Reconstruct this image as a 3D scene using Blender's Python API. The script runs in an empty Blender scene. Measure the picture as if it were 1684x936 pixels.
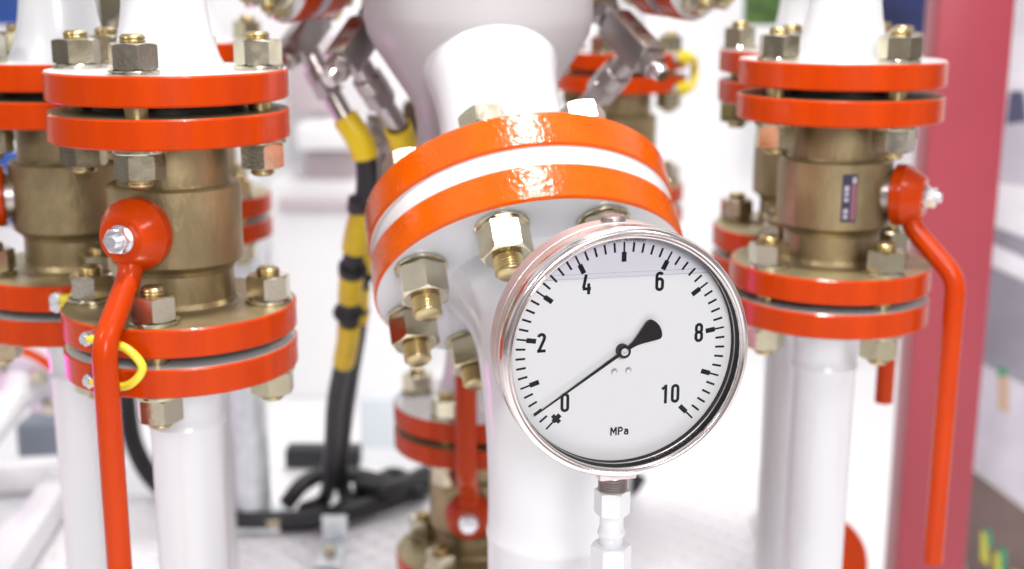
import bpy, bmesh, math, random
from mathutils import Vector, Matrix
random.seed(7)
S = bpy.context.scene
COL = S.collection
R = math.radians

# ------------------------------------------------------------------ camera
FPX, PITCH, ROLL, CAM_Z = 2100.0, 13.0, 0.2, 0.75
cam_d = bpy.data.cameras.new('camera'); cam = bpy.data.objects.new('camera', cam_d); COL.objects.link(cam)
cam.location = (0, 0, CAM_Z)
cam.rotation_mode = 'QUATERNION'
cam.rotation_quaternion = (Matrix.Rotation(R(90 - PITCH), 4, 'X') @ Matrix.Rotation(R(ROLL), 4, 'Z')).to_quaternion()
cam_d.sensor_width = 36; cam_d.lens = 36 * FPX / 1684
cam_d.clip_start = 0.02; cam_d.clip_end = 200
cam_d.dof.use_dof = True; cam_d.dof.focus_distance = 0.80; cam_d.dof.aperture_fstop = 4.2
cam_d.dof.aperture_blades = 8
S.camera = cam
CM = Matrix.Translation((0, 0, CAM_Z)) @ cam.rotation_quaternion.to_matrix().to_4x4()

def P(px, py, d):
    """world point seen at pixel (px, py) of the 1684x936 photograph at depth d"""
    return CM @ Vector(((px - 842) / FPX * d, -(py - 468) / FPX * d, -d))

# ------------------------------------------------------------------ render / view
S.render.engine = 'CYCLES'
S.cycles.use_denoising = True
S.cycles.max_bounces = 8
S.cycles.sample_clamp_indirect = 6
S.cycles.caustics_reflective = False; S.cycles.caustics_refractive = False
S.view_settings.view_transform = 'Standard'; S.view_settings.look = 'None'
S.view_settings.exposure = 0.27; S.view_settings.gamma = 1

# ------------------------------------------------------------------ world: the bright exhibition hall around the rig
W = bpy.data.worlds.new('World'); S.world = W; W.use_nodes = True
nt = W.node_tree; nt.nodes.clear()
def N(t, typ, **kw):
    n = t.nodes.new(typ)
    for k, v in kw.items(): setattr(n, k, v)
    return n
tc = N(nt, 'ShaderNodeTexCoord'); sep = N(nt, 'ShaderNodeSeparateXYZ'); nt.links.new(tc.outputs['Generated'], sep.inputs[0])
rmp = N(nt, 'ShaderNodeValToRGB')
mr = N(nt, 'ShaderNodeMapRange'); mr.inputs[1].default_value = -1; mr.inputs[2].default_value = 1
nt.links.new(sep.outputs[2], mr.inputs[0]); nt.links.new(mr.outputs[0], rmp.inputs[0])
cr = rmp.color_ramp
cr.elements[0].position = 0.0; cr.elements[0].color = (.34, .33, .34, 1)
cr.elements[1].position = 1.0; cr.elements[1].color = (1.0, 1.0, 1.04, 1)
for p, c in ((.44, (.42, .39, .40)), (.50, (.75, .70, .72)), (.62, (.95, .93, .97)), (.8, (.62, .62, .66))):
    e = cr.elements.new(p); e.color = (*c, 1)
vor = N(nt, 'ShaderNodeTexVoronoi', distance='CHEBYCHEV'); vor.inputs['Scale'].default_value = 3.1
nt.links.new(tc.outputs['Generated'], vor.inputs['Vector'])
vr = N(nt, 'ShaderNodeValToRGB'); vr.color_ramp.interpolation = 'CONSTANT'
ve = vr.color_ramp.elements; ve[0].position = 0; ve[0].color = (1.9, 1.85, 1.85, 1); ve[1].position = .3; ve[1].color = (.95, .93, 1.0, 1)
for p, c in ((.45, (.28, .25, .25)), (.62, (1.3, 1.25, 1.2)), (.8, (.5, .44, .46))):
    e = ve.new(p); e.color = (*c, 1)
sx = N(nt, 'ShaderNodeSeparateColor'); nt.links.new(vor.outputs['Color'], sx.inputs[0]); nt.links.new(sx.outputs[0], vr.inputs[0])
mul = N(nt, 'ShaderNodeMix', data_type='RGBA', blend_type='MULTIPLY'); mul.inputs[0].default_value = .8
nt.links.new(rmp.outputs[0], mul.inputs[6]); nt.links.new(vr.outputs[0], mul.inputs[7])
bg = N(nt, 'ShaderNodeBackground'); bg.inputs[1].default_value = 0.45
nt.links.new(mul.outputs[2], bg.inputs[0])
wo = N(nt, 'ShaderNodeOutputWorld'); nt.links.new(bg.outputs[0], wo.inputs[0])

def area(name, loc, target, size, power, color=(1, 1, 1), size_y=None):
    l = bpy.data.lights.new(name, 'AREA'); l.energy = power; l.size = size; l.color = color
    l.shape = 'DISK'
    if size_y: l.shape = 'RECTANGLE'; l.size_y = size_y
    o = bpy.data.objects.new(name, l); COL.objects.link(o); o.location = loc
    o.rotation_mode = 'QUATERNION'
    o.rotation_quaternion = (Vector(target) - Vector(loc)).to_track_quat('-Z', 'Y')
    return o
area('hall_lamp', (0.10, 0.62, 2.35), (0.08, 0.95, .6),   .24, 36, (1, .97, .93))
area('wall_fill', (0.2, 2.3, 2.9), (0.2, 3.4, .9), 1.6, 30, (1, .99, .98))  # added fill near the back wall, drives it to white
area('front_fill', (0.55, -1.6, 1.45), (0.05, 1.0, .55), .9, 34, (1, .98, .98))  # added fill behind the camera, brightens the dial and fronts
area('hall_lamp_side', (-1.6, -0.4, 2.0), (0, 1.0, .6),   .4, 13, (1, .98, .95))
area('hall_lamp_right', (1.5, -0.5, 2.1), (0.2, 1.0, .5),   .4, 10, (1, .98, .97))
area('magenta_stage_lamp', (-.98, 1.58, .20), (-.3, .95, .46), .22, .55, (1, .03, .75))

# ------------------------------------------------------------------ materials
def mat(name, col, rough=.4, metal=0.0, coat=0.0, bump=0.0, bscale=200, var=None, vscale=20, rvar=0.0, spec=None, stretch=None):
    m = bpy.data.materials.new(name); m.use_nodes = True
    t = m.node_tree; b = t.nodes['Principled BSDF']
    b.inputs['Base Color'].default_value = (*col, 1); b.inputs['Roughness'].default_value = rough
    b.inputs['Metallic'].default_value = metal; b.inputs['Coat Weight'].default_value = coat; b.inputs['Coat Roughness'].default_value = .06
    if spec is not None: b.inputs['Specular IOR Level'].default_value = spec
    tc = N(t, 'ShaderNodeTexCoord'); src = tc.outputs['Object']
    if stretch:
        mp = N(t, 'ShaderNodeMapping'); mp.inputs['Scale'].default_value = stretch; t.links.new(src, mp.inputs[0]); src = mp.outputs[0]
    if var:
        n = N(t, 'ShaderNodeTexNoise'); n.inputs['Scale'].default_value = vscale; n.inputs['Detail'].default_value = 5
        t.links.new(src, n.inputs['Vector'])
        r = N(t, 'ShaderNodeValToRGB'); r.color_ramp.elements[0].position = .34; r.color_ramp.elements[1].position = .66
        r.color_ramp.elements[0].color = (*col, 1); r.color_ramp.elements[1].color = (*var, 1)
        t.links.new(n.outputs[0], r.inputs[0]); t.links.new(r.outputs[0], b.inputs['Base Color'])
    if rvar:
        n = N(t, 'ShaderNodeTexNoise'); n.inputs['Scale'].default_value = 60; n.inputs['Detail'].default_value = 6
        t.links.new(src, n.inputs['Vector'])
        q = N(t, 'ShaderNodeMapRange'); q.inputs[1].default_value = .3; q.inputs[2].default_value = .7
        q.inputs[3].default_value = max(.02, rough - rvar); q.inputs[4].default_value = rough + rvar
        t.links.new(n.outputs[0], q.inputs[0]); t.links.new(q.outputs[0], b.inputs['Roughness'])
    if bump:
        n = N(t, 'ShaderNodeTexNoise'); n.inputs['Scale'].default_value = bscale; n.inputs['Detail'].default_value = 3
        t.links.new(src, n.inputs['Vector'])
        bp = N(t, 'ShaderNodeBump'); bp.inputs['Strength'].default_value = bump; bp.inputs['Distance'].default_value = .001
        t.links.new(n.outputs[0], bp.inputs['Height']); t.links.new(bp.outputs[0], b.inputs['Normal']); t.links.new(bp.outputs[0], b.inputs['Coat Normal'])
    return m

M = {}
M['orange'] = mat('orange_gloss_paint', (.53, .045, .0006), .27, spec=.14, coat=.16, bump=.28, bscale=170, var=(.46, .036, .0005), vscale=60, rvar=.06, stretch=(1, 1, .12))
M['bigorange'] = mat('lit_orange_gloss_paint', (.66, .098, .0012), .24, spec=.16, coat=.4, bump=.5, bscale=300, var=(.60, .082, .001), vscale=40, rvar=.08)  # same orange, lightened so the colour carries the strong overhead light
M['white'] = mat('white_gloss_paint', (.71, .715, .735), .3, coat=.25, bump=.05, bscale=70)
M['vessel'] = mat('shaded_white_paint', (.52, .495, .50), .42, coat=.1, bump=.2, bscale=60)  # white paint greyed so the colour carries the vessel's shade
M['olive'] = mat('olive_passivated_steel', (.44, .38, .21), .42, .6, bump=.35, bscale=260, var=(.33, .25, .14), vscale=28, rvar=.09)
M['bronze'] = mat('brown_passivated_steel', (.41, .318, .172), .40, .68, bump=.6, bscale=260, var=(.25, .19, .10), vscale=26, rvar=.1, stretch=(1, 1, .5))
M['zinc'] = mat('yellow_zinc_plating', (.70, .67, .53), .18, .97, bump=.12, bscale=420, var=(.58, .53, .45), vscale=50, rvar=.08)
def tint_by_object(m, c2, amount=1.0):
    t = m.node_tree; b = t.nodes['Principled BSDF']; oi = N(t, 'ShaderNodeObjectInfo'); mx = N(t, 'ShaderNodeMix', data_type='RGBA')
    l = b.inputs['Base Color'].links; src = l[0].from_socket
    q = N(t, 'ShaderNodeMath', operation='MULTIPLY'); q.inputs[1].default_value = amount; t.links.new(oi.outputs['Random'], q.inputs[0])
    t.links.new(q.outputs[0], mx.inputs[0]); t.links.new(src, mx.inputs[6]); mx.inputs[7].default_value = (*c2, 1); t.links.new(mx.outputs[2], b.inputs['Base Color'])
tint_by_object(M['zinc'], (.50, .45, .28), .8)
M['zinc_stud'] = mat('gold_zinc_thread', (.50, .38, .17), .3, .97, bump=.2, bscale=300, var=(.5, .42, .25), vscale=80)
M['steel'] = mat('brushed_stainless_steel', (.70, .64, .62), .42, 1, bump=.2, bscale=700, rvar=.05, var=(.64, .56, .57), vscale=60)
M['polished'] = mat('polished_stainless_steel', (.78, .72, .70), .18, 1, rvar=.03, bump=.04, bscale=300)
M['chrome'] = mat('machined_steel', (.44, .40, .39), .33, 1, bump=.1, bscale=300, rvar=.08)
M['silver'] = mat('bright_zinc', (.78, .79, .83), .28, .95, rvar=.05, bump=.1, bscale=400)
M['galv'] = mat('galvanised_steel', (.82, .85, .86), .4, .5, var=(.66, .72, .75), vscale=45, rvar=.12)
M['black'] = mat('black_rubber', (.012, .012, .014), .5, bump=.3, bscale=300)
M['gasket'] = mat('dark_gasket', (.02, .022, .02), .45, bump=.3)
M['blackgloss'] = mat('black_enamel', (.004, .004, .006), .5, spec=.15)
M['dial'] = mat('white_dial_enamel', (.90, .91, .92), .5)
M['ink'] = mat('black_print', (.006, .006, .010), .6, spec=.15)
M['needle'] = mat('black_needle_lacquer', (.010, .006, .008), .5, spec=.2)
M['yellow'] = mat('yellow_tape', (.80, .58, .010), .45, bump=.3, bscale=120, var=(.72, .48, .008), vscale=40)
M['wire'] = mat('yellow_cable_sheath', (.85, .68, .03), .35, coat=.2, var=(.75, .66, .05), vscale=60)
M['pink'] = mat('pink_red_lacquer', (.37, .055, .076), .34, spec=.35, bump=.05, bscale=20, var=(.34, .05, .07), vscale=3)
M['wall'] = mat('white_display_board', (.88, .88, .89), .6, bump=.05, bscale=30)
M['blue'] = mat('blue_display_fabric', (.02, .10, .42), .6, var=(.012, .05, .22), vscale=4)
M['navy'] = mat('navy_cloth', (.03, .045, .16), .8, var=(.015, .02, .07), vscale=9)
M['greenleaf'] = mat('green_leaf', (.09, .18, .03), .6, var=(.03, .07, .015), vscale=30)
M['khaki'] = mat('khaki_cloth', (.16, .15, .05), .8, var=(.10, .09, .06), vscale=8)
M['grey'] = mat('grey_laminate', (.58, .50, .52), .4)
M['label'] = mat('dark_name_plate', (.035, .03, .06), .3)
M['labelred'] = mat('red_name_plate_stripe', (.25, .09, .13), .4)
M['labelink'] = mat('pale_plate_print', (.42, .40, .46), .4)

# glass of the gauge window: thin clear pane, reflects at grazing angles
g = bpy.data.materials.new('window_glass'); g.use_nodes = True; t = g.node_tree; t.nodes.clear()
tr = N(t, 'ShaderNodeBsdfTransparent'); gl = N(t, 'ShaderNodeBsdfGlossy'); gl.inputs['Roughness'].default_value = .02
fr = N(t, 'ShaderNodeFresnel'); fr.inputs[0].default_value = 1.35; mx = N(t, 'ShaderNodeMixShader'); ou = N(t, 'ShaderNodeOutputMaterial')
t.links.new(fr.outputs[0], mx.inputs[0]); t.links.new(tr.outputs[0], mx.inputs[1]); t.links.new(gl.outputs[0], mx.inputs[2]); t.links.new(mx.outputs[0], ou.inputs[0])
M['glass'] = g
def tinted(name, c):
    g = bpy.data.materials.new(name); g.use_nodes = True; t = g.node_tree; t.nodes.clear()
    tr = N(t, 'ShaderNodeBsdfTransparent'); tr.inputs[0].default_value = (*c, 1); ou = N(t, 'ShaderNodeOutputMaterial')
    t.links.new(tr.outputs[0], ou.inputs[0]); return g
M['airgap'] = tinted('dry_glass_tint', (.91, .90, .945))
M['meniscus'] = tinted('liquid_edge_tint', (.62, .64, .68))

# tread plate floor
m = bpy.data.materials.new('aluminium_tread_plate'); m.use_nodes = True; t = m.node_tree; b = t.nodes['Principled BSDF']
b.inputs['Base Color'].default_value = (.94, .93, .95, 1); b.inputs['Metallic'].default_value = .25; b.inputs['Roughness'].default_value = .38
tc = N(t, 'ShaderNodeTexCoord'); hs = []
for a in (45, -45):
    mp = N(t, 'ShaderNodeMapping'); mp.vector_type = 'TEXTURE'; mp.inputs['Rotation'].default_value = (0, 0, R(a)); mp.inputs['Scale'].default_value = (.034, .017, 1)
    vo = N(t, 'ShaderNodeTexVoronoi'); vo.inputs['Randomness'].default_value = 0; vo.inputs['Scale'].default_value = 1
    t.links.new(tc.outputs['Object'], mp.inputs[0]); t.links.new(mp.outputs[0], vo.inputs['Vector'])
    q = N(t, 'ShaderNodeMapRange'); q.inputs[1].default_value = .1; q.inputs[2].default_value = .42; q.inputs[3].default_value = 1; q.inputs[4].default_value = 0
    t.links.new(vo.outputs['Distance'], q.inputs[0]); hs.append(q)
mxm = N(t, 'ShaderNodeMath', operation='MAXIMUM'); t.links.new(hs[0].outputs[0], mxm.inputs[0]); t.links.new(hs[1].outputs[0], mxm.inputs[1])
bp = N(t, 'ShaderNodeBump'); bp.inputs['Strength'].default_value = .9; bp.inputs['Distance'].default_value = .003
t.links.new(mxm.outputs[0], bp.inputs['Height']); t.links.new(bp.outputs[0], b.inputs['Normal'])
M['tread'] = m

# ------------------------------------------------------------------ mesh helpers
class MB:
    """collects shapes in one bmesh, builds ONE mesh"""
    def __init__(s): s.bm = bmesh.new(); s.mats = []
    def mi(s, m):
        if m not in s.mats: s.mats.append(m)
        return s.mats.index(m)
    def lathe(s, prof, m, X=None, seg=64, cap=True):
        """prof: list of (r, z[, material of the band that follows])"""
        X = X or Matrix(); rings = []; cur = m
        for p in prof:
            r, z = p[0], p[1]
            if r < 1e-6: rings.append([s.bm.verts.new(X @ Vector((0, 0, z)))])
            else: rings.append([s.bm.verts.new(X @ Vector((r * math.cos(2 * math.pi * k / seg), r * math.sin(2 * math.pi * k / seg), z))) for k in range(seg)])
        for i in range(len(rings) - 1):
            if len(prof[i]) > 2: cur = prof[i][2]
            a, b = rings[i], rings[i + 1]; k_ = s.mi(cur)
            for k in range(seg):
                j = (k + 1) % seg
                if len(a) == 1 and len(b) == 1: continue
                if len(a) == 1: f = (a[0], b[k], b[j])
                elif len(b) == 1: f = (a[k], b[0], a[j])
                else: f = (a[k], b[k], b[j], a[j])
                try: s.bm.faces.new(f).material_index = k_
                except ValueError: pass
        return s
    def box(s, size, m, X=None, bev=0.0):
        X = X or Matrix(); tmp = bmesh.new(); bmesh.ops.create_cube(tmp, size=1)
        for v in tmp.verts: v.co = Vector((v.co.x * size[0], v.co.y * size[1], v.co.z * size[2]))
        if bev: bmesh.ops.bevel(tmp, geom=tmp.edges[:], offset=bev, segments=2, profile=.5, affect='EDGES')
        s.merge(tmp, m, X); return s
    def merge(s, tmp, m, X=None):
        X = X or Matrix(); k = s.mi(m); mp = {}
        for v in tmp.verts: mp[v] = s.bm.verts.new(X @ v.co)
        for f in tmp.faces:
            try: s.bm.faces.new([mp[v] for v in f.verts]).material_index = k
            except ValueError: pass
        tmp.free()
    def poly(s, pts, z0, z1, m, X=None):
        """flat outline (x, y) extruded from z0 to z1"""
        X = X or Matrix(); k = s.mi(m)
        a = [s.bm.verts.new(X @ Vector((x, y, z0))) for x, y in pts]; b = [s.bm.verts.new(X @ Vector((x, y, z1))) for x, y in pts]
        n = len(pts)
        s.bm.faces.new(b).material_index = k; s.bm.faces.new(a[::-1]).material_index = k
        for i in range(n):
            j = (i + 1) % n; s.bm.faces.new((a[i], a[j], b[j], b[i])).material_index = k
        return s
    def tube(s, pts, r, m, X=None, seg=20, caps=True):
        X = X or Matrix(); k = s.mi(m); pts = [Vector(p) for p in pts]; rings = []
        rs = r if isinstance(r, (list, tuple)) else [r] * len(pts)
        tan = [(pts[min(i + 1, len(pts) - 1)] - pts[max(i - 1, 0)]).normalized() for i in range(len(pts))]
        u = tan[0].orthogonal().normalized()
        for i, p in enumerate(pts):
            u = (u - tan[i] * u.dot(tan[i])).normalized(); v = tan[i].cross(u)
            rings.append([s.bm.verts.new(X @ (p + (u * math.cos(2 * math.pi * q / seg) + v * math.sin(2 * math.pi * q / seg)) * rs[i])) for q in range(seg)])
        for a, b in zip(rings, rings[1:]):
            for q in range(seg):
                j = (q + 1) % seg; s.bm.faces.new((a[q], a[j], b[j], b[q])).material_index = k
        if caps:
            s.bm.faces.new(rings[0][::-1]).material_index = k; s.bm.faces.new(rings[-1]).material_index = k
        return s
    def hexnut(s, af, h, m, X=None, hole=0.0, n=60, ph=0.0, ch=.97):
        X = X or Matrix(); k = s.mi(m); rr = []; c30 = math.tan(R(28))
        lv = [[], [], [], []]
        for i in range(n):
            a = 2 * math.pi * i / n; d = ((a + math.pi / 6) % (math.pi / 3)) - math.pi / 6
            r = af / 2 / math.cos(d); r0 = af / 2 * ch; e = max(0.0, (r - r0) * c30)
            for L, (q, z) in zip(lv, ((r0, 0), (r, e), (r, h - e), (r0, h))):
                L.append(s.bm.verts.new(X @ Vector((q * math.cos(a + ph), q * math.sin(a + ph), z))))
        for A, B in zip(lv, lv[1:]):
            for i in range(n):
                j = (i + 1) % n; s.bm.faces.new((A[i], A[j], B[j], B[i])).material_index = k
        s.bm.faces.new(lv[3]).material_index = k; s.bm.faces.new(lv[0][::-1]).material_index = k
        return s
    def mesh(s, name, angle=32):
        me = bpy.data.meshes.new(name); bmesh.ops.recalc_face_normals(s.bm, faces=s.bm.faces[:])
        for f in s.bm.faces: f.smooth = True
        s.bm.to_mesh(me); s.bm.free()
        for m in s.mats: me.materials.append(M[m])
        me.set_sharp_from_angle(angle=R(angle)); return me
    def build(s, name, parent=None, X=None, angle=32): return put(name, s.mesh(name, angle), parent, X)

def put(name, me, parent=None, X=None):
    o = bpy.data.objects.new(name, me); COL.objects.link(o)
    if parent is not None: o.parent = parent
    o.matrix_local = X or Matrix()
    return o
def tag(o, label, cat, group=None, kind=None):
    if label: o['label'] = label
    if cat: o['category'] = cat
    if group: o['group'] = group
    if kind: o['kind'] = kind
    return o
def thing(name, label, cat, X, group=None):
    o = bpy.data.objects.new(name, None); o.empty_display_size = .02; COL.objects.link(o); o.matrix_local = X
    return tag(o, label, cat, group)
def T(x, y=None, z=None): return Matrix.Translation(Vector(x) if y is None else Vector((x, y, z)))
def RZ(a): return Matrix.Rotation(R(a), 4, 'Z')
def frame(o, zaxis, xhint=(1, 0, 0)):
    z = Vector(zaxis).normalized(); x = Vector(xhint); x = (x - z * x.dot(z)).normalized(); y = z.cross(x)
    m = Matrix((x, y, z)).transposed().to_4x4(); m.translation = Vector(o); return m
def fillet(pts, rad, n=8):
    pts = [Vector(p) for p in pts]; out = [pts[0]]
    for i in range(1, len(pts) - 1):
        a, p, b = pts[i - 1], pts[i], pts[i + 1]; da, db = (a - p).normalized(), (b - p).normalized()
        ang = da.angle(db); t_ = min(rad / math.tan(ang / 2), .49 * (a - p).length, .49 * (b - p).length)
        s0, s1 = p + da * t_, p + db * t_
        for k in range(n + 1):
            q = k / n; out.append((1 - q) ** 2 * s0 + 2 * q * (1 - q) * p + q * q * s1)
    out.append(pts[-1]); return out
def spline(pts, n=10):
    pts = [Vector(p) for p in pts]; e = [2 * pts[0] - pts[1]] + pts + [2 * pts[-1] - pts[-2]]; out = []
    for i in range(1, len(e) - 2):
        a, b, c, d = e[i - 1:i + 3]
        for k in range(n):
            q = k / n
            out.append(.5 * ((2 * b) + (c - a) * q + (2 * a - 5 * b + 4 * c - d) * q * q + (3 * b - a - 3 * c + d) * q ** 3))
    out.append(pts[-1]); return out

# ------------------------------------------------------------------ bolts
_c = {}
def cached(key, fn):
    if key not in _c: _c[key] = fn()
    return _c[key]
def nut_mesh(af, h, ph):
    return cached(('nut', af, h, ph), lambda: MB().hexnut(af, h, 'zinc', ph=R(ph)).mesh('nut', 14))
def washer_mesh(r, h):
    return cached(('w', r, h), lambda: MB().lathe([(0, 0), (r * .97, 0), (r, h * .25), (r, h * .75), (r * .97, h), (0, h)], 'zinc', seg=40).mesh('washer'))
def stud_mesh(r, L):
    def fn():
        b = MB(); pr = [(0, 0), (r * .78, 0), (r * .9, .0012)]; pitch = .0022; z = .0015
        nt_ = int(min(.045, L * .45) / pitch)
        for k in range(nt_): pr += [(r, z + pitch * .35), (r, z + pitch * .55), (r * .9, z + pitch)]; z += pitch
        pr += [(r * .95, z + .002), (r * .95, L - z - .002)]; z = L - z
        for k in range(nt_): pr += [(r * .9, z), (r, z + pitch * .45), (r, z + pitch * .65)]; z += pitch
        pr += [(r * .9, L - .0012), (r * .78, L), (0, L)]
        return b.lathe(pr, 'zinc_stud', seg=28).mesh('stud_bolt', 50)
    return cached(('stud', r, L), fn)
def bolt(parent, x, y, zt, zb, af=.031, nh=.019, r=.0092, over_t=.006, over_b=.006, nht=None):
    """stud through a flange pair: zt top face, zb bottom face (local z)"""
    wh = .0032; nt_h = nht or nh
    z1 = zt + wh + nt_h + over_t; z0 = zb - wh - nh - over_b
    st = put('stud_bolt', stud_mesh(r, round(z1 - z0, 4)), parent, T(x, y, z0))
    ph = random.choice((0, 12, 25, 38, 50))
    put('nut', nut_mesh(af, nt_h, ph), st, T(0, 0, zt + wh - z0)); put('nut', nut_mesh(af, nh, (ph * 2) % 60), st, T(0, 0, zb - wh - nh - z0))
    put('washer', washer_mesh(af * .60, wh), st, T(0, 0, zt - z0)); put('washer', washer_mesh(af * .60, wh), st, T(0, 0, zb - wh - z0))
    return st

# ------------------------------------------------------------------ flanged pipe + ball valve stacks
FR, FT, GAP, BC = .090, .022, .008, .070
def disc(z0, z1, r, face, r_in=0.0):
    """flange disc profile from top z1 to bottom z0, painted rim"""
    e = .0014
    return [(r_in, z1, face), (r - e, z1, 'orange'), (r, z1 - e), (r, z0 + e), (r - e, z0, face), (r_in, z0)]
def upper_pipe_mesh():
    return MB().lathe([(.0295, .60), (.0295, .078), (.0312, .0755), (.0322, .072), (.0312, .0685), (.0300, .066), (.0310, .05), (.0325, .038), (.0355, .022), (.0395, .009), (.044, .001), (.046, 0)], 'white').mesh('pipe')
def lower_pipe_mesh():
    return MB().lathe([(.046, 0), (.042, -.004), (.035, -.014), (.031, -.030), (.0295, -.042), (.0305, -.045), (.0312, -.047), (.0305, -.049), (.0290, -.052), (.0290, -.5)], 'white').mesh('pipe')
def stack(X, names, labels, phi=(0, 0), hub=None, lever_up=False, lever_len=.30, lever_r=.009, upper_len=True, wires=(), plate=None, scale=1.0):
    """upper pipe, ball valve and lower pipe, origin at the top of the upper flange"""
    zc = -(FT * 2 + GAP * 1) - .0645                       # valve centre
    f2t = -(FT + GAP); f2b = f2t - FT; f3t = 2 * zc - f2b; f3b = f3t - FT; f4t = f3b - GAP; f4b = f4t - FT
    up = thing('flanged_pipe', labels[0], 'pipe', X, 'white pipes bolted above and below the valves')
    put('pipe', cached('up', upper_pipe_mesh), up)
    put('flange', cached('uf', lambda: MB().lathe(disc(-FT, 0, FR, 'white'), 'white', seg=96).mesh('flange')), up)
    lo = thing('flanged_pipe', labels[2], 'pipe', X @ T(0, 0, f4b), 'white pipes bolted above and below the valves')
    put('pipe', cached('lp', lower_pipe_mesh), lo)
    put('flange', cached('lf', lambda: MB().lathe(disc(0, FT, FR, 'white'), 'white', seg=96).mesh('flange')), lo)
    v = thing('ball_valve', labels[1], 'valve', X @ T(0, 0, f3b), 'flanged ball valves in the pipework')
    Z = -f3b                                               # valve local = stack local + Z
    zz = lambda q: q + Z
    def body():
        h = .0305; n = .0425; rb = .0505
        return MB().lathe([(0, zz(f2b)), (n, zz(f2b)), (n, zc + Z + h + .002), (n + .001, zc + Z + h), (rb - .002, zc + Z + h), (rb, zc + Z + h - .002),
            (rb, zc + Z - h + .002), (rb - .002, zc + Z - h), (n + .002, zc + Z - h - .003), (n, zc + Z - h - .007), (n, zz(f3t) + .006), (n + .002, zz(f3t) + .002), (n + .006, zz(f3t)), (0, zz(f3t))], 'bronze', seg=72).mesh('valve_body', 25)
    put('valve_body', cached('vb', body), v)
    fl = cached('vf', lambda: MB().lathe(disc(0, FT, FR, 'olive'), 'olive', seg=96).mesh('flange'))
    put('flange', fl, v, T(0, 0, zz(f2b))); put('flange', fl, v, T(0, 0, zz(f3b)))
    gk = cached('gk', lambda: MB().lathe([(0, .0002), (.056, .0002), (.056, GAP - .0002), (0, GAP - .0002)], 'gasket').mesh('gasket'))
    put('gasket', gk, v, T(0, 0, zz(f2t))); put('gasket', gk, v, T(0, 0, zz(f4t)))
    for k in range(4):
        a = R(phi[0] + 90 * k); bolt(v, BC * math.cos(a), BC * math.sin(a), zz(0), zz(f2b))
        a = R(phi[1] + 90 * k); bolt(v, BC * math.cos(a), BC * math.sin(a), zz(f3t), zz(f4b))
    if hub is not None:
        H = T(0, 0, zc + Z) @ RZ(hub)                       # local +X points along the stem
        HX = H @ Matrix.Rotation(R(90), 4, 'Y')             # lathe z -> +X
        put('stem_collar', cached('sc', lambda: MB().lathe([(0, .046), (.020, .046), (.020, .054), (.014, .055), (.014, .06), (0, .06)], 'chrome', seg=32).mesh('stem_collar')), v, HX)
        b = MB()
        b.lathe([(.0, .0535), (.0245, .0535), (.0270, .0550), (.0272, .0640), (.0262, .0655), (.0180, .0795), (.0166, .0806), (.0, .0806)], 'orange', seg=48, X=Matrix.Rotation(R(90), 4, 'Y'))
        s_ = 1 if lever_up else -1
        pts = fillet([(.066, 0, s_ * .012), (.073, 0, s_ * .030), (.112, 0, s_ * .070), (.112, 0, s_ * lever_len)], .035, 10)
        b.tube(pts, lever_r, 'orange', seg=24)
        lv = b.build('lever', v, H, 24)
        nb = cached('ln', lambda: MB().lathe([(0, 0), (.0105, 0), (.0105, .0012), (0, .0012)], 'silver', seg=32).hexnut(.017, .0075, 'silver', T(0, 0, .0012)).lathe([(.0048, .0087), (.0048, .0125), (.004, .0133), (0, .0133)], 'silver', T(0, 0, 0), seg=24).mesh('lever_nut', 20))
        put('lever_nut', nb, lv, Matrix.Rotation(R(90), 4, 'Y') @ T(0, 0, .0808))
    for (ang, zlist, bulge, rr) in wires:
        # yellow bonding wire from flange rim to flange rim: two screws and a loop
        def rim(da, out, z): return Vector(((FR + out) * math.cos(R(ang + da)), (FR + out) * math.sin(R(ang + da)), z))
        a = R(ang); ro = Vector((math.cos(a), math.sin(a), 0)); ta = Vector((-math.sin(a), math.cos(a), 0))
        z1, z2 = zz(zlist[0]), zz(zlist[1]); dz = z2 - z1; A, B = rim(0, .004, z1), rim(0, .004, z2)
        pts = spline([A, rim(bulge * .45, .006, z1 - dz * .02), rim(bulge * .8, .009, z1 + dz * .10), rim(bulge, .010, z1 + dz * .5), rim(bulge * .8, .009, z2 - dz * .10), rim(bulge * .45, .006, z2 + dz * .02), B], 8)
        w = MB().tube(pts, rr, 'wire', seg=14).build('bonding_wire', v)
        for q, zq in ((A, z1), (B, z2)):
            F = frame(q, ta, ro)
            MB().tube([(0, 0, .014), (0, 0, .022)], rr * 1.7, 'wire', seg=14).tube([(0, 0, .022), (0, 0, .030)], [rr * 1.5, rr * 1.1], 'wire', seg=14).build('wire_lug', w, F)
            MB().hexnut(.010, .006, 'silver').lathe([(.0033, .006), (.0033, .0085), (0, .0085)], 'silver', seg=20).build('screw', w, frame(ro * FR + Vector((0, 0, zq)), ro), 20)
    if plate is not None:
        b = MB(); r0 = .0507
        def patch(a0, a1, z0, z1, m, dr):
            k = b.mi(m); n = 6
            for i in range(n):
                q0, q1 = R(a0 + (a1 - a0) * i / n), R(a0 + (a1 - a0) * (i + 1) / n); rr = r0 + dr
                b.bm.faces.new([b.bm.verts.new((rr * math.cos(q), rr * math.sin(q), z)) for q, z in ((q0, z0), (q1, z0), (q1, z1), (q0, z1))]).material_index = k
        zm = zc + Z; d = plate
        patch(d - 7.6, d + 7.6, zm - .021, zm + .021, 'label', 0)
        patch(d + 1.5, d + 6.6, zm - .019, zm + .012, 'labelred', .0003)
        patch(d + 2.2, d + 6.2, zm + .013, zm + .0185, 'labelink', .0003)
        for z0, z1 in ((-.018, -.0145), (-.0135, -.009), (-.003, .0005), (.002, .005), (.006, .011)): patch(d - 5.2, d - .8, zm + z0, zm + z1, 'labelink', .0003)
        b.build('name_plate', v)
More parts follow.
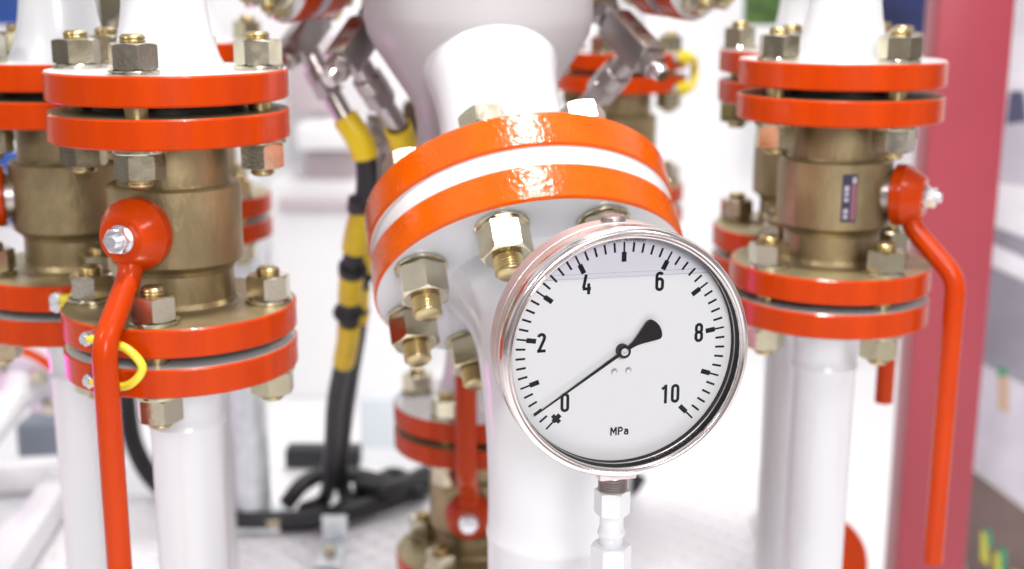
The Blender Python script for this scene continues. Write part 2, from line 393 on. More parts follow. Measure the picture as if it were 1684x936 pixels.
    return up, v, lo

def Q(px, py, Y):
    """world point on the upright plane y = Y seen at that pixel"""
    c = Vector((0, 0, CAM_Z)); d = P(px, py, 1) - c; return c + d * (Y / d.y)
def FL(px, py, z=0.0):
    c = Vector((0, 0, CAM_Z)); d = P(px, py, 1) - c; return c + d * ((z - CAM_Z) / d.z)

# ------------------------------------------------------------------ the setting
tag(MB().box((9, 9, .1), 'wall', T(0, 1.5, -.30)).build('floor'), None, None, kind='structure')
tag(MB().box((2.2, 1.75, .25), 'tread', T(-.70, 1.07, -.125), .004).build('platform'), None, None, kind='structure')
tag(MB().box((9, .12, 3.4), 'wall', T(0, 3.4, 1.45)).build('exhibition_wall'), 'plain white exhibition wall behind all the pipework', 'wall')

# ------------------------------------------------------------------ the six flanged valves
Xlf = T(P(275.5, 113, .967)); Xlb = T(P(101, 97, 1.10)); Xlm = T(P(309, 66, 1.5))
Xrf = T(P(1384.5, 97, 1.128)); Xrb = T(P(1331, 82, 1.30)); Xcr = T(P(1022, 84, 1.75)); Xcl = T(P(778, 656, 1.45))
stack(Xlf, 0, ('white tapered pipe with orange flange rim above the nearest left valve', 'khaki ball valve at left front with long hanging orange lever and yellow wire',
               'white pipe with orange rimmed flange under the left front valve, behind its lever'), (-94, -91), hub=-104, lever_len=.44,
      wires=((-121, (-.190, -.222), 29, .0033),))
stack(Xlb, 0, ('white pipe with orange flange rim at the left edge of the photo', 'blurred khaki ball valve at the left edge, behind the front left valve',
               'white pipe descending at the left edge behind the orange lever'), (50, 35), hub=197, lever_len=.30,
      wires=((-82, (-.190, -.196), 42, .0038),))
stack(Xlm, 0, ('white pipe mostly hidden behind the nearest tapered pipe at left', 'far blurred valve whose red flanges peek out right of the left front valve',
               'far white pipe hidden behind the left front pipe'), (20, 60))
stack(Xrf, 0, ('white tapered pipe above the nearest right valve, before the pink post', 'khaki ball valve at the right with dark name plate and long orange lever',
               'white pipe with orange rimmed flange under the valve bearing the name plate'), (-63, -63), hub=-29, lever_len=.337, plate=-89)
stack(Xrb, 0, ('white pipe seen just left of the tapered pipe on the right', 'half hidden ball valve just behind the right valve with the name plate',
               'white pipe just behind the right front lower pipe, between it and the gauge'), (-100, -120), hub=-47, lever_len=.232)
stack(Xcr, 0, ('far white pipe above the red flanges right of the white vessel', 'far blurred dark valve with red flanges and yellow wire, right of the vessel',
               'far white pipe below the dark valve, right of the big orange flange'), (-25, 10),
      wires=((-45, (-.006, -.046), 38, .0058),))
stack(Xcl, 0, ('white pipe standing on the low red flanges under the big flange', 'low blurred valve with red lever pointing up, under the big orange flange',
               'lowest white pipe, under the low valve with the upturned red lever'), (-112, -120), hub=-92, lever_up=True, lever_len=.30, lever_r=.0115)

# ------------------------------------------------------------------ big inclined flange: nozzle side and elbow side
n = Vector((.158, -.65, -.737)).normalized()
BR, BT, BG, BBC = .125, .0305, .016, .100
FC = P(874, 467, 1.015)                                        # centre of the lower face
Xf = frame(FC, -n, (1, 0, .2))                               # local +z towards the vessel
def big_disc(z0, z1, ri=0): 
    e = .002
    return [(ri, z1, 'white'), (BR - e, z1, 'bigorange'), (BR, z1 - e), (BR, z0 + e), (BR - e, z0, 'white'), (ri, z0)]
el = thing('elbow_pipe', 'white elbow pipe under the big orange flange, running down behind the gauge', 'pipe', Xf)
put('flange', MB().lathe(big_disc(0, BT), 'white', seg=160).mesh('flange'), el)
b = MB()
rp = .0510
hz = Vector((n.x, n.y, 0)).normalized(); down = Vector((0, 0, -1))
c0 = FC + n * .052; Rb = .15
cen = c0 + (down - n * n.dot(down)).normalized() * Rb if False else None
# neck + arc + vertical run, swept in world space and brought back into the flange's frame
inv = Xf.inverted()
side = (down - n * down.dot(n)).normalized(); ang = n.angle(down)
pts = [FC + n * q for q in (-.001, .003, .010, .020, .034, .052)]; rad = [.0720, .0690, .0640, .0585, .0535, .0510]
for k in range(1, 15):
    a = ang * k / 14; pts.append(c0 + n * (Rb * math.sin(a)) + side * (Rb * (1 - math.cos(a)))); rad.append(rp)
e = pts[-1]
for q in (.01, .02): pts.append(e + down * q); rad.append(rp)
qb = min((q * .001 for q in range(20, 600)), key=lambda q: abs((lambda w: 468 - w.y / -w.z * FPX)(CM.inverted() @ (e + down * q)) - 872))
print('bead', qb)
for q, r_ in ((-.006, rp + .0003), (-.003, rp + .001), (0, rp + .0014), (.003, rp + .001), (.006, rp + .0003), (.04, rp)): pts.append(e + down * (qb + q)); rad.append(r_)
pts.append(Vector((e.x, e.y, .0))); rad.append(rp)
b.tube(pts, rad, 'white', inv, seg=64)
b.build('pipe', el, None, 40)
fd = (Vector((0, -1, 0)) - n * n.dot(Vector((0, -1, 0)))).normalized()   # side of the nozzle towards the viewer
Ln = min((q * .001 for q in range(80, 500)), key=lambda L: abs((lambda w: 468 - w.y / -w.z * FPX)(CM.inverted() @ (FC - n * L + fd * .0525)) - 45))
ds = -(CM.inverted() @ (FC - n * Ln + fd * .0525)).z
dv = ds / (1 - 178 / FPX); vs_ = dv / 1.235
print('nozzle', Ln, ds, dv)
VA = P(787, 100, dv); ves_x, ves_y = VA.x, VA.y
v = thing('pressure_vessel', 'large white vessel with a conical bottom and inclined nozzle at top centre', 'vessel', T(ves_x, ves_y, .75))
def VZ(py):                                                   # height on the vessel axis seen at that row
    lo, hi = -.5, 1.5
    for _ in range(40):
        m_ = (lo + hi) / 2; q = CM.inverted() @ Vector((ves_x, ves_y, .75 + m_)); yy = 468 - q.y / -q.z * FPX
        if yy > py: lo = m_
        else: hi = m_
    return lo
z0, z1, z2 = VZ(168), VZ(62), VZ(28)
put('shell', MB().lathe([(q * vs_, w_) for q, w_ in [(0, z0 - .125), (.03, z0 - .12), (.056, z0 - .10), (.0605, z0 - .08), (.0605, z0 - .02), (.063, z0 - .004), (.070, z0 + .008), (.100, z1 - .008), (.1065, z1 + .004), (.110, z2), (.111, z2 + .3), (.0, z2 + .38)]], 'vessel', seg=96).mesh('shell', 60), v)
Vi = T(ves_x, ves_y, .75).inverted()
XN = Vi @ Xf
zt = BT * 2 + BG
put('nozzle', MB().lathe([(.0720, zt), (.068, zt + .006), (.0615, zt + .020), (.0560, zt + .042), (.0535, zt + .07), (.0525, Ln - .06), (.0532, Ln - .04), (.0555, Ln - .02), (.060, Ln - .002), (.067, Ln + .012), (.078, Ln + .026)], 'white', seg=80).mesh('nozzle', 60), v, XN)
put('flange', MB().lathe(big_disc(BT + BG, zt), 'white', seg=160).mesh('flange'), v, XN)
put('raised_face', MB().lathe([(0, BT + .0002), (.1218, BT + .0002), (.1222, BT + .0016), (.1222, BT + BG - .0016), (.1218, BT + BG - .0002), (0, BT + BG - .0002)], 'white', seg=64).mesh('raised_face'), v, XN)
# phase of the bolt ring: one nut falls at pixel (830, 395)
def proj(w): q = CM.inverted() @ w; return Vector((842 + q.x / -q.z * FPX, 468 - q.y / -q.z * FPX))
best = min(range(0, 45), key=lambda a: min((proj(Xf @ Vector((BBC * math.cos(R(a + 45 * k)), BBC * math.sin(R(a + 45 * k)), -.013))) - Vector((829, 392))).length for k in range(8)))
for k in range(8):
    a = R(best + 45 * k)
    bolt(el, BBC * math.cos(a), BBC * math.sin(a), zt, 0, af=.034, nh=.025, r=.0110, over_t=.003, over_b=.015, nht=.017)
# side nozzles of the vessel with blind flanges
for s, px, py, d, lab in ((-1, 445, -104, 1.22, 'left'), (1, 1160, -104, 1.25, 'right')):
    o = P(px, py, d); ax = Vector((s * .80, -.58, -.12)).normalized()
    Xb = frame(o, ax)
    bl = thing('blind_flange', 'white blind flange with red rim cut off at the top, %s of the white vessel' % lab, 'flange', Xb)
    rr = .082
    def dd(a, b_): return [(0, b_, 'white'), (rr - .0015, b_, 'orange'), (rr, b_ - .0015), (rr, a + .0015), (rr - .0015, a, 'white'), (0, a)]
    put('disc', MB().lathe(dd(-.02, 0), 'white', seg=72).mesh('disc'), bl)
    put('side_nozzle', MB().lathe(dd(-.05, -.03), 'white', seg=72).lathe([(.045, -.05), (.036, -.07), (.033, -.09), (.033, -.35)], 'white', seg=48).mesh('side_nozzle'), v, Vi @ Xb)
    for k in range(8):
        a = R(45 * k + 20); bolt(bl, .063 * math.cos(a), .063 * math.sin(a), 0, -.05, af=.025, nh=.015, r=.0075)

# ------------------------------------------------------------------ pressure gauge
GX = T(P(1022.5, 575, .800)) @ RZ(13.5)
ga = thing('pressure_gauge', 'round steel pressure gauge with white dial reading near zero MPa', 'gauge', GX)
A = Matrix.Rotation(R(90), 4, 'X')                           # lathe z -> towards the viewer (-y); x right, lathe y -> up
RO = .0736
put('case', MB().lathe([(0, -.045), (.052, -.045), (.060, -.043), (.066, -.038), (.0772, -.0285), (.0785, -.0265), (.0788, -.024), (.0788, -.012), (.0782, -.0115), (.0782, -.0105), (.0788, -.010), (.0788, -.0005), (.0760, -.0003), (0, -.0003)], 'steel', seg=160).mesh('case', 30), ga, A)
put('bezel', MB().lathe([(.0788, 0.0002), (.0799, 0.0008), (.0802, 0.0022), (.0802, 0.0057), (.0799, 0.0117), (.0790, 0.0134), (.0778, 0.0144), (.0768, 0.0145), (.0762, 0.0140), (.0758, 0.0138), (.0754, 0.0142), (.0747, 0.0148), (.0741, 0.0147), (.0737, 0.0142), (.0735, 0.0134), (.0735, 0.0128)], 'polished', seg=200).mesh('bezel', 40), ga, A)
put('inner_rim', MB().lathe([(RO - .0001, 0.0128), (RO - .0002, 0.0062, 'chrome'), (RO - .0007, 0.0059), (RO - .0007, 0.0055, 'blackgloss'), (RO - .0003, .0052), (RO - .0003, .0003)], 'blackgloss', seg=200).mesh('inner_rim', 30), ga, A)
put('dial', MB().lathe([(0, .0002), (RO - .0004, .0002), (RO - .0004, 0), (0, 0)], 'dial', seg=160).mesh('dial'), ga, A)
def ang_of(v_): return R(225 - 27.0 * v_)
def bar(mb, a, r0, r1, w, m='ink', z=.00035):
    c, s_ = math.cos(a), math.sin(a)
    mb.poly([(r0 * c + w * s_, r0 * s_ - w * c), (r1 * c + w * s_, r1 * s_ - w * c), (r1 * c - w * s_, r1 * s_ + w * c), (r0 * c - w * s_, r0 * s_ + w * c)], z - .0001, z, m)
b = MB()
for i in range(51):
    a = ang_of(i / 5)
    if i % 5: bar(b, a, .0625, .0686, .00068)
    else:
        bar(b, a, .0620, .0688, .00058); bar(b, a, .0563, .0625, .00155, z=.00040)
bar(b, ang_of(0), .0585, .0612, .0034, z=.00045)
b.build('scale_marks', ga, A)
# numerals and unit as stroked outlines
def stroke(mb, pts, w, closed=False, z=.0004, m='ink'):
    pts = [Vector((p[0], p[1])) for p in pts]; n_ = len(pts); L, Rr = [], []
    for i in range(n_):
        a = pts[(i - 1) % n_] if (closed or i) else None; c = pts[(i + 1) % n_] if (closed or i < n_ - 1) else None
        p = pts[i]; d1 = (p - a).normalized() if a is not None else None; d2 = (c - p).normalized() if c is not None else None
        d1 = d1 or d2; d2 = d2 or d1
        n1, n2 = Vector((-d1.y, d1.x)), Vector((-d2.y, d2.x)); mm = (n1 + n2)
        mm = mm.normalized() if mm.length > 1e-6 else n1
        k = w / 2 / max(.45, mm.dot(n1)); L.append(p + mm * k); Rr.append(p - mm * k)
    idx = range(n_ if closed else n_ - 1); mi = mb.mi(m)
    for i in idx:
        j = (i + 1) % n_
        mb.bm.faces.new([mb.bm.verts.new((q.x, q.y, z)) for q in (L[i], Rr[i], Rr[j], L[j])]).material_index = mi
def arc(cx, cy, rx, ry, a0, a1, n_=12): return [(cx + rx * math.cos(R(a0 + (a1 - a0) * k / n_)), cy + ry * math.sin(R(a0 + (a1 - a0) * k / n_))) for k in range(n_ + 1)]
NH, NW, SW = .0125, .0057, .0019
def digit(mb, ch, cx, cy, z):
    h = (NH - SW) / 2; w = (NW - SW) / 2
    def s(p, cl=False): stroke(mb, [(cx + x, cy + y) for x, y in p], SW, cl, z)
    if ch == '0': s(arc(0, h - w, w, w, 0, 180) + arc(0, -h + w, w, w, 180, 360), True)
    elif ch == '1': stroke(mb, [(cx + .3 * w, cy - h - SW / 2), (cx + .3 * w, cy + h + SW / 2)], SW, False, z); stroke(mb, [(cx + .3 * w, cy + h - .0001), (cx - w * 1.0, cy + h - .0019)], SW * .95, False, z + .00003)
    elif ch == '2': s(arc(0, h - w, w, w, 170, -20) + [(w * .75, h - w * 2.0), (-w * .9, -h)]); s([(-w - SW * .45, -h), (w + SW * .4, -h)])
    elif ch == '4': s([(-w * .15, h + SW / 2), (-w * 1.0, -h * .45)]); s([(-w * 1.25, -h * .52), (w * 1.5, -h * .52)]); s([(w * .75, h * .12), (w * .75, -h - SW / 2)])
    elif ch == '6':
        s(arc(0, -h + w, w, w, 0, 360, 24)[:-1] if False else arc(0, -h * .06 - w * .0, w, w, 0, 180) + arc(0, -h + w, w, w, 180, 360), True)
        s(arc(0, h - w, w, w, 25, 180) + [(-w, -h * .3)])
    elif ch == '8':
        w2 = w * .93
        s(arc(0, h - w2, w2, w2, -10, 190, 14) + arc(0, h * .06 + w2 * .75, w2, w2 * .75, 180, 360, 14)[0:15], True)
        s(arc(0, h * .06 - w * .85, w, w * .85, 0, 180) + arc(0, -h + w, w, w, 180, 360), True)
def dpos(px, py): return ((px - 1022.5) / 2472, -((py - 575) + .0634 * (px - 1022.5)) / 2520)
b = MB()
for txt, px, py in (('0', 931.8, 661.4), ('2', 893.6, 563.7), ('4', 963.5, 470), ('6', 1081, 463.5), ('8', 1148.5, 546.5)):
    x, y = dpos(px, py); digit(b, txt, x, y, .0005)
x, y = dpos(1104, 648.5); digit(b, '1', x - .0036, y, .0005); digit(b, '0', x + .0034, y, .0005)
b.build('numerals', ga, A)
b = MB(); x, y = dpos(1021.5, 710); h = .0027; sw = .00098
def ls(p, dx, cl=False): stroke(b, [(x + dx + q[0], y + q[1]) for q in p], sw, cl, .0005)
ls([(0, -h), (0, h)], -.0056); ls([(0, h), (.00165, -.0006), (.0033, h)], -.0056); ls([(.0033, h), (.0033, -h)], -.0056)
ls([(0, -h), (0, h)], -.0006); ls([(0, h - sw / 2), (.0012, h - sw / 2)] + arc(.0012, h - sw / 2 - .00115, .0012, .00115, 90, -90, 8) + [(0, h - sw / 2 - .0023)], -.0006)
ls(arc(.00105, -.0002, .00105, .00105, 160, 0, 6) + [(.0021, -h)], .0034); ls(arc(.00105, -h + .0013, .00105, .00095, 55, 330, 10), .0034)
b.build('unit_lettering', ga, A)
# small arc of lettering at the very top of the dial
def letter_mesh(txt, size):
    cu = bpy.data.curves.new('lettering', 'FONT'); cu.body = txt; cu.size = size; cu.align_x = 'CENTER'; cu.align_y = 'CENTER'
    to = bpy.data.objects.new('lettering', cu); COL.objects.link(to); bpy.context.view_layer.update()
    me = bpy.data.meshes.new_from_object(to.evaluated_get(bpy.context.evaluated_depsgraph_get())); bpy.data.objects.remove(to); bpy.data.curves.remove(cu)
    return me
b = MB()
for i, ch in enumerate('SWISS MOVEMENT'):
    if ch == ' ': continue
    me = letter_mesh(ch, .0027); a = R(90 + 8.6 - i * 1.5)
    Xc = T(.0701 * math.cos(a), .0701 * math.sin(a), .0006) @ Matrix.Rotation(a - math.pi / 2, 4, 'Z')
    k = b.mi('ink'); vs = [b.bm.verts.new(Xc @ q.co) for q in me.vertices]
    for f in me.polygons:
        try: b.bm.faces.new([vs[q] for q in f.vertices]).material_index = k
        except ValueError: pass
    bpy.data.meshes.remove(me)
b.build('arc_lettering', ga, A)
# needle, pivot, dial screws
na = R(213.5)
def npt(r, w): return (r * math.cos(na) - w * math.sin(na), r * math.sin(na) + w * math.cos(na))
b = MB()
b.poly([npt(.0688, .00035), npt(.0, .0011), npt(.0, -.0011), npt(.0688, -.00035)][::-1], .0040, .0046, 'needle')
up_ = [(0, .0014), (-.0055, .0014), (-.009, .0019), (-.013, .0032), (-.018, .0053), (-.0222, .0070), (-.0238, .0074), (-.0250, .0070), (-.0262, .0055), (-.0272, .0030), (-.0276, 0)]
b.poly([npt(r, w) for r, w in up_] + [npt(r, -w) for r, w in up_[-2::-1]], .0040, .0046, 'needle')
nd = b.build('needle', ga, A)
put('pivot', MB().lathe([(.0042, .0005), (.0042, .0056), (.0040, .0058), (.0025, .0058, 'silver'), (.0025, .0062), (.0022, .0064), (.0007, .0064), (.0005, .0060), (0, .0060)], 'needle', seg=40).mesh('pivot', 30), nd, A)
nd.children[0].matrix_local = Matrix()
for px, py in ((1011, 611), (1034, 609)):
    x, y = dpos(px, py)
    b = MB().lathe([(.0021, .0002), (.0021, .0008), (.0017, .0013), (.0009, .0014), (.0006, .0010), (0, .0010)], 'silver', seg=28); b.build('dial_screw', ga, A @ T(x, y, 0))
# window: glass pane, dry segment above the filling liquid, meniscus line
zl = .0489
seg_ = [(.0730 * math.cos(q), .0730 * math.sin(q)) for q in [math.asin(zl / .0730) + (math.pi - 2 * math.asin(zl / .0730)) * k / 40 for k in range(41)]]
b = MB(); k = b.mi('airgap'); b.bm.faces.new([b.bm.verts.new((x, y, .0085)) for x, y in seg_]).material_index = k
b.build('dry_segment', ga, A)
b = MB(); hw = math.sqrt(.0729 ** 2 - zl ** 2) 
for z_, t_, m_ in ((zl - .0002, .00018, 'meniscus'), (zl + .0026, .00012, 'meniscus')):
    hw = math.sqrt(.0729 ** 2 - z_ ** 2); b.bm.faces.new([b.bm.verts.new(q) for q in ((-hw, z_ - t_, .0083), (hw, z_ - t_, .0083), (hw, z_ + t_, .0083), (-hw, z_ + t_, .0083))]).material_index = b.mi(m_)
b.build('liquid_line', ga, A)
put('glass', MB().lathe([(0, .0105), (.0733, .0105)], 'glass', seg=120).mesh('glass'), ga, A)
# filler plug on the case and connection below
put('filler_plug', MB().lathe([(0, 0), (.0078, 0), (.0080, .0006), (.0080, .0026), (.0070, .0040), (.0030, .0042), (0, .0042)], 'chrome', seg=32).mesh('filler_plug', 30), ga, T(-.001, .020, .0782))
b = MB().box((.0250, .0240, .016), 'steel', T(0, .0125, -.0795), .0012)
b.lathe([(.0090, -.0870), (.0096, -.0885), (.0080, -.0893)] + [q for k in range(5) for q in ((.0090, -.0900 - k * .0017), (.0096, -.0906 - k * .0017), (.0082, -.0914 - k * .0017))] + [(.008, -.105)], 'chrome', T(0, .0125, 0), seg=36)
b.build('socket', ga, None, 30)
XR = GX @ T(0, .0125, -.150)
rs = thing('gauge_riser', 'white painted riser pipe with hexagon nuts carrying the gauge', 'pipe', XR)
MB().hexnut(.0205, .0170, 'white', T(0, 0, .0350), ph=R(8)).build('union_nut', rs, None, 20)
MB().lathe([(.0080, .0385), (.0080, .026), (.0084, .0245), (.0091, .0235), (.0093, .0222), (.0091, .021), (.0085, .020), (.0080, .019), (.0080, .010)], 'white', seg=40).build('tube', rs)
MB().hexnut(.0235, .020, 'white', T(0, 0, -.0065), ph=R(20)).build('lower_nut', rs, None, 20)
MB().lathe([(.0095, -.006), (.0095, -.03), (.0085, -.05), (.0085, -.5)], 'white', seg=40).build('stand_pipe', rs)

# ------------------------------------------------------------------ needle valves on the vessel
def needle_valve(p0, p1, pb, label, sleeve=True):
    z = p1 - p0; L = z.length; X = frame(p0, z, pb - p0)
    nv = thing('needle_valve', label, 'valve', X, 'steel needle valves on the vessel')
    loc = X.inverted() @ pb
    MB().lathe([(0, -.002), (.0175, -.002), (.018, 0), (.018, .004), (.0145, .005), (0, .005)], 'zinc_stud', seg=40).build('sealing_ring', nv)
    MB().hexnut(.026, .014, 'chrome', T(0, 0, .006), ph=R(10)).lathe([(.0095, .02), (.0095, .028)], 'chrome', seg=24).build('inlet_nut', nv, None, 20)
    bl = MB().box((.030, .027, L * .62), 'chrome', T(0, 0, .026 + L * .31), .003); bl.build('valve_block', nv)
    MB().hexnut(.022, .012, 'chrome', T(0, 0, .026 + L * .62)).lathe([(.0085, .026 + L * .62 + .012), (.0085, .026 + L * .62 + .018), (.0065, .026 + L * .62 + .024), (0, .026 + L * .62 + .024)], 'polished', seg=24).build('bonnet', nv, None, 20)
    s0 = Vector((.012, 0, .026 + L * .40)); dr = loc - s0; q = dr.length; F = frame(s0, dr)
    st = MB().lathe([(.0115, 0), (.0115, q * .22), (.0150, q * .23), (.0155, q * .40), (.0130, q * .43)], 'chrome', seg=32).hexnut(.027, q * .2, 'chrome', T(0, 0, q * .42)).lathe([(.0105, q * .60), (.0105, q)], 'chrome', seg=32)
    st.build('outlet', nv, F, 20)
    return nv
needle_valve(P(624, 14, 1.24), P(552, 118, 1.19), P(655, 210, 1.26), 'steel needle valve just left of the vessel, its outlet taped yellow behind the big flange')
needle_valve(P(538, 8, 1.34), P(470, 100, 1.28), P(570, 200, 1.32), 'steel needle valve farther left of the vessel, above the yellow taped hose')
needle_valve(P(986, 10, 1.26), P(1082, 116, 1.20), P(952, 190, 1.30), 'steel needle valve to the right of the vessel, before the far red flanges')

# ------------------------------------------------------------------ taped hoses
def hose(pts, r, bands, label):
    s_ = spline(pts, 14); o = s_[0]
    h = MB().tube([p - o for p in s_], r, 'black', seg=18).build('cable', None, T(o)); tag(h, label, 'cable', 'black hoses and cables')
    for a, c, rr in bands:
        i0, i1 = int(a * (len(s_) - 1)), max(int(c * (len(s_) - 1)), int(a * (len(s_) - 1)) + 2)
        MB().tube([p - o for p in s_[i0:i1 + 1]], r * rr, 'yellow', seg=18).build('tape_band', h)
    for q in (.31, .445, .54):
        if bands:
            i0 = int(q * (len(s_) - 1)); w_ = [p - o + Vector((random.uniform(-.003, .003), random.uniform(-.003, .003), 0)) for p in s_[i0:i0 + 4]]
            MB().tube(w_, [r * 1.15, r * 1.5, r * 1.42, r * 1.1], 'black', seg=14).build('cable_tie', h)
    return h
hose([P(566, 192, 1.315), P(588, 225, 1.32), P(602, 265, 1.33), P(601, 325, 1.35), P(584, 400, 1.38), P(576, 480, 1.42), P(572, 560, 1.48), P(552, 660, 1.6), P(545, 750, 1.75), P(535, 818, 1.9), FL(500, 838, .015)], .0112,
     ((0, .19, 1.25), (.33, .42, 1.2), (.46, .52, 1.2), (.57, .64, 1.18)), 'black hose with yellow tape bands left of the big flange')
hose([P(654, 208, 1.255), P(664, 245, 1.28), P(662, 290, 1.36), P(632, 350, 1.45), P(606, 420, 1.5), P(590, 480, 1.52), P(588, 540, 1.55), P(576, 620, 1.62), P(566, 700, 1.72), P(560, 780, 1.85), FL(575, 832, .015)], .0112,
     ((0, .12, 1.25), (.36, .44, 1.2), (.49, .58, 1.18)), 'black yellow taped hose partly hidden by the big flange')
hose([FL(206, 640, .16), FL(222, 735, .08), FL(270, 805, .016), FL(370, 853, .014), FL(470, 857, .014), FL(560, 846, .02), FL(640, 822, .02), FL(700, 800, .014)], .0145, (), 'black cable sweeping across the floor from behind the left pipe')
hose([FL(470, 830, .02), FL(500, 795, .05), FL(545, 778, .05), FL(620, 790, .04), FL(690, 812, .02)], .012, (), 'short black cable loop lying under the red low valve')
hose([FL(560, 838, .02), FL(600, 812, .02), FL(640, 782, .03), FL(668, 792, .03), FL(640, 818, .02), FL(590, 842, .014)], .012, (), 'coiled black cable end beside the low red valve')
hose([FL(590, 800, .035), FL(640, 806, .04), FL(700, 778, .03)], .013, (), 'straight black cable piece lying on the coil')
tag(MB().box((.12, .04, .032), 'black', T(FL(530, 772) + Vector((0, .02, .016))), .004).build('cable_duct'), 'dark cable duct lying on the white floor behind the hoses', 'cable duct')
hose([P(1052, 780, 1.9), P(1040, 800, 1.9), P(1020, 815, 1.92)], .012, (), 'bit of black cable showing right of the gauge stem')

# ------------------------------------------------------------------ floor level pieces at the left and right
gp = FL(418, 860)
g_ = thing('support_post', 'galvanised round post beside the left front pipe', 'post', T(gp))
MB().lathe([(.026, .006), (.026, .5), (0, .5)], 'galv', seg=40).build('post', g_); MB().box((.09, .09, .006), 'galv', T(0, 0, .007), .001).build('base_plate', g_)
for s in (-1, 1): MB().hexnut(.02, .012, 'zinc', T(.034 * s, -.034, .010)).build('anchor_nut', g_, None, 20)
# white flange with pale rim facing the camera, bottom left
o = P(42, 632, 1.75); ax = Vector((-.28, -.80, -.48)); Xw = frame(o, ax)
w = thing('small_flange', 'white small flange with faded orange rim low at the left edge', 'flange', Xw)
put('disc', MB().lathe([(0, .0, 'white'), (.0585, 0), (.0605, -.002, 'orange'), (.0605, -.016), (.0585, -.018, 'white'), (0, -.018)], 'white', seg=60).mesh('disc'), w)
MB().lathe([(.034, 0), (.024, .02), (.021, .03), (.021, .42)], 'white', seg=36).build('pipe', w)
for k in range(4):
    a = R(45 + 90 * k); MB().hexnut(.019, .012, 'zinc', T(.045 * math.cos(a), .045 * math.sin(a), 0)).build('nut', w, None, 20)
f = thing('floor_frame', 'white square tube frame lying low at the left', 'frame', T(FL(60, 800)))
Fi = T(FL(60, 800)).inverted()
def beam(p, q, w_, m='white'):
    d = q - p; return MB().box((d.length, w_, w_), m, frame((p + q) / 2, d.cross(Vector((0, 0, 1))).cross(d), d), .004)
beam(FL(-60, 785, .03), FL(120, 775, .03), .042).build('cross_beam', f, Fi)
beam(FL(108, 788, .032), FL(-40, 1010, .032), .042).build('long_beam', f, Fi)
of = P(1342, 930, 1.6); Xo = frame(of, (.03, -.9, .2))
q_ = thing('pipe_flange', 'orange rimmed flange low at the right, behind the white right pipes', 'flange', Xo)
put('disc', MB().lathe([(0, 0), (.030, 0, 'orange'), (.064, 0), (.066, -.002), (.066, -.02), (.064, -.022, 'white'), (0, -.022)], 'white', seg=60).mesh('disc'), q_)
MB().lathe([(.03, -.022), (.03, -.25)], 'white', seg=36).build('pipe', q_)
MB().hexnut(.02, .014, 'zinc', T(.05, 0, -.04)).build('nut', q_, None, 20)

# ------------------------------------------------------------------ pink post, picture board, far things
Yp = 1.75; x0, x1 = Q(1509, 468, Yp).x, Q(1629, 468, Yp).x
MBp = MB().box((x1 - x0, .06, 1.9), 'pink', T((x0 + x1) / 2, Yp + .03, .70), .003)
tag(MBp.build('display_post'), 'tall pink red lacquered post right of the right valves', 'post')
Yb = 2.05
bx0, bx1 = Q(1585, 500, Yb).x, Q(1585, 500, Yb).x + .75
pb_ = thing('picture_board', 'upright display board with a blurred machinery picture at the right edge', 'board', T((bx0 + bx1) / 2, Yb + .02, 0))
MB().box((bx1 - bx0, .03, 1.9), 'wall', T(0, 0, .70), .002).build('board', pb_)
cols = {'lav': (.56, .53, .60), 'dk': (.08, .08, .16), 'gr': (.27, .26, .31), 'br': (.16, .11, .10), 'yl': (.62, .60, .06), 'gn': (.05, .30, .16), 'tn': (.52, .36, .26), 'wh': (.80, .79, .84)}
for k_, c in cols.items(): M['pic_' + k_] = mat('picture_print_' + k_, c, .45, var=tuple(q * .8 for q in c), vscale=12)
bi = T((bx0 + bx1) / 2, Yb + .02, 0).inverted(); b = MB()
for lay, (k_, poly) in enumerate((('wh', ((1600, -40), (1900, -40), (1900, 700), (1560, 700))), ('lav', ((1640, 160), (1900, 160), (1900, 330), (1630, 300))), ('dk', ((1662, 150), (1684, 150), (1690, 200), (1655, 205))),
        ('gr', ((1632, 372), (1900, 470), (1900, 520), (1622, 396))), ('gr', ((1618, 432), (1900, 560), (1900, 760), (1600, 640), (1606, 500))), ('lav', ((1600, 590), (1900, 740), (1900, 980), (1590, 760))),
        ('tn', ((1640, 615), (1658, 615), (1660, 680), (1640, 672))), ('gn', ((1640, 605), (1656, 605), (1656, 618), (1640, 618))), ('br', ((1592, 768), (1900, 1000), (1900, 1100), (1590, 1100), (1585, 800))),
        ('yl', ((1612, 870), (1622, 880), (1626, 930), (1612, 920))), ('gn', ((1620, 868), (1628, 868), (1632, 900), (1622, 896))), ('yl', ((1634, 905), (1646, 912), (1648, 960), (1634, 960))), ('gn', ((1642, 896), (1654, 902), (1654, 940), (1644, 936))), ('yl', ((1660, 935), (1672, 938), (1672, 980), (1660, 980))))):
    k = b.mi('pic_' + k_); b.bm.faces.new([b.bm.verts.new(bi @ (Q(x, y, Yb) + Vector((0, .004 - .0007 * (lay + 1), 0)))) for x, y in poly]).material_index = k
b.build('picture', pb_)
def upright(name, px0, px1, py0, py1, Y, dep, m, label, cat):
    a, c = Q(px0, py0, Y), Q(px1, py1, Y)
    return tag(MB().box((c.x - a.x, dep, a.z - c.z), m, T((a.x + c.x) / 2, Y + dep / 2, (a.z + c.z) / 2), .01).build(name), label, cat)
upright('display_banner', -60, 44, -60, 42, 2.6, .04, 'blue', 'bright blue banner at the top left corner of the photo', 'banner')
upright('display_banner', -80, 40, 250, 372, 2.4, .04, 'blue', 'bright blue panel low at the left edge, behind the left valve', 'banner')
upright('display_banner', 1440, 1535, -80, 100, 2.7, .05, 'navy', 'dark navy cloth banner behind the right tapered pipe', 'banner')
upright('display_banner', 150, 215, -80, 60, 2.8, .05, 'khaki', 'dull khaki banner between the two left white pipes', 'banner')
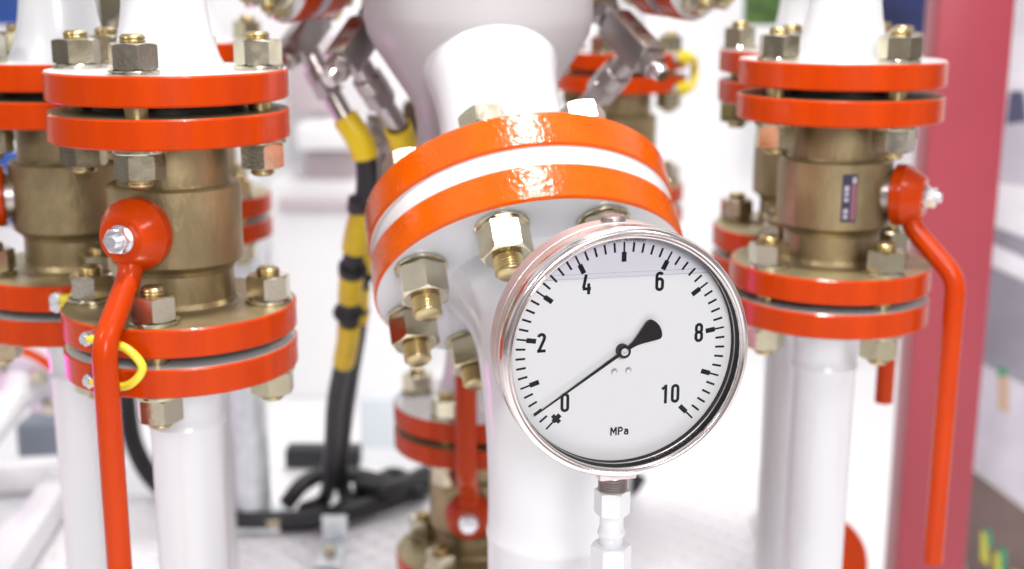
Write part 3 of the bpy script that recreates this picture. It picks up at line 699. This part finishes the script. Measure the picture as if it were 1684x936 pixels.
upright('display_banner', 1232, 1286, -80, 42, 2.8, .05, 'greenleaf', 'dark green panel at the top, left of the right pipes', 'banner')
upright('display_plinth', 485, 590, 205, 248, 3.0, .2, 'wall', 'white ledge behind the hoses, above a pinkish band', 'plinth')
upright('display_plinth', 500, 588, 249, 300, 3.1, .2, 'grey', 'pinkish grey band under the white ledge behind the hoses', 'plinth')
upright('display_plinth', 440, 690, 300, 657, 3.05, .2, 'wall', 'broad white plinth behind the hoses, below the pinkish band', 'plinth')

upright('display_plinth', 455, 600, 326, 346, 3.02, .02, 'grey', 'thin greyish shelf edge low on the white plinth behind the hoses', 'shelf')

pf = thing('pipe_fitting', 'rounded grey steel fitting behind the taped hoses beside the vessel', 'fitting', T(P(622, 232, 1.42)))
MB().lathe([(0, .03), (.012, .03), (.012, .022), (.019, .014), (.022, 0), (.019, -.014), (.015, -.02), (.015, -.05), (.011, -.052), (.011, -.11), (0, -.11)], 'chrome', seg=32).build('body', pf)

M['slate'] = mat('slate_plastic', (.17, .19, .24), .5, var=(.24, .25, .30), vscale=9)
upright('equipment_case', 22, 108, 698, 850, 2.05, .25, 'slate', 'slate blue equipment case low at the left, behind the white tube frame', 'case')
fb = thing('floor_bracket', 'small grey bracket bolted to the tread plate at the bottom', 'bracket', T(FL(545, 918)))
MB().box((.034, .075, .006), 'galv', T(0, 0, .007), .001).box((.034, .005, .04), 'galv', T(0, .0375, .026), .001).build('plate', fb)
MB().hexnut(.017, .010, 'zinc', T(0, -.010, .0105)).build('anchor_nut', fb, None, 20)

M['paleblue'] = mat('pale_blue_board', (.62, .70, .76), .5, var=(.70, .76, .80), vscale=5)
M['brown'] = mat('dark_brown_cloth', (.10, .065, .035), .8, var=(.06, .04, .025), vscale=10)
upright('display_board', 590, 700, 655, 742, 2.5, .05, 'paleblue', 'pale blue board standing on the floor behind the low red valve', 'panel')
upright('display_board', 660, 694, 165, 300, 1.62, .03, 'brown', 'narrow dark brown panel behind the taped hose beside the vessel', 'panel')
upright('display_cabinet', 470, 545, 60, 185, 3.12, .15, 'grey', 'soft grey cabinet far behind the two left needle valves', 'cabinet')
upright('display_cabinet', 600, 655, 330, 640, 3.1, .15, 'grey', 'tall far grey cabinet edge behind the hoses left of the big flange', 'cabinet')
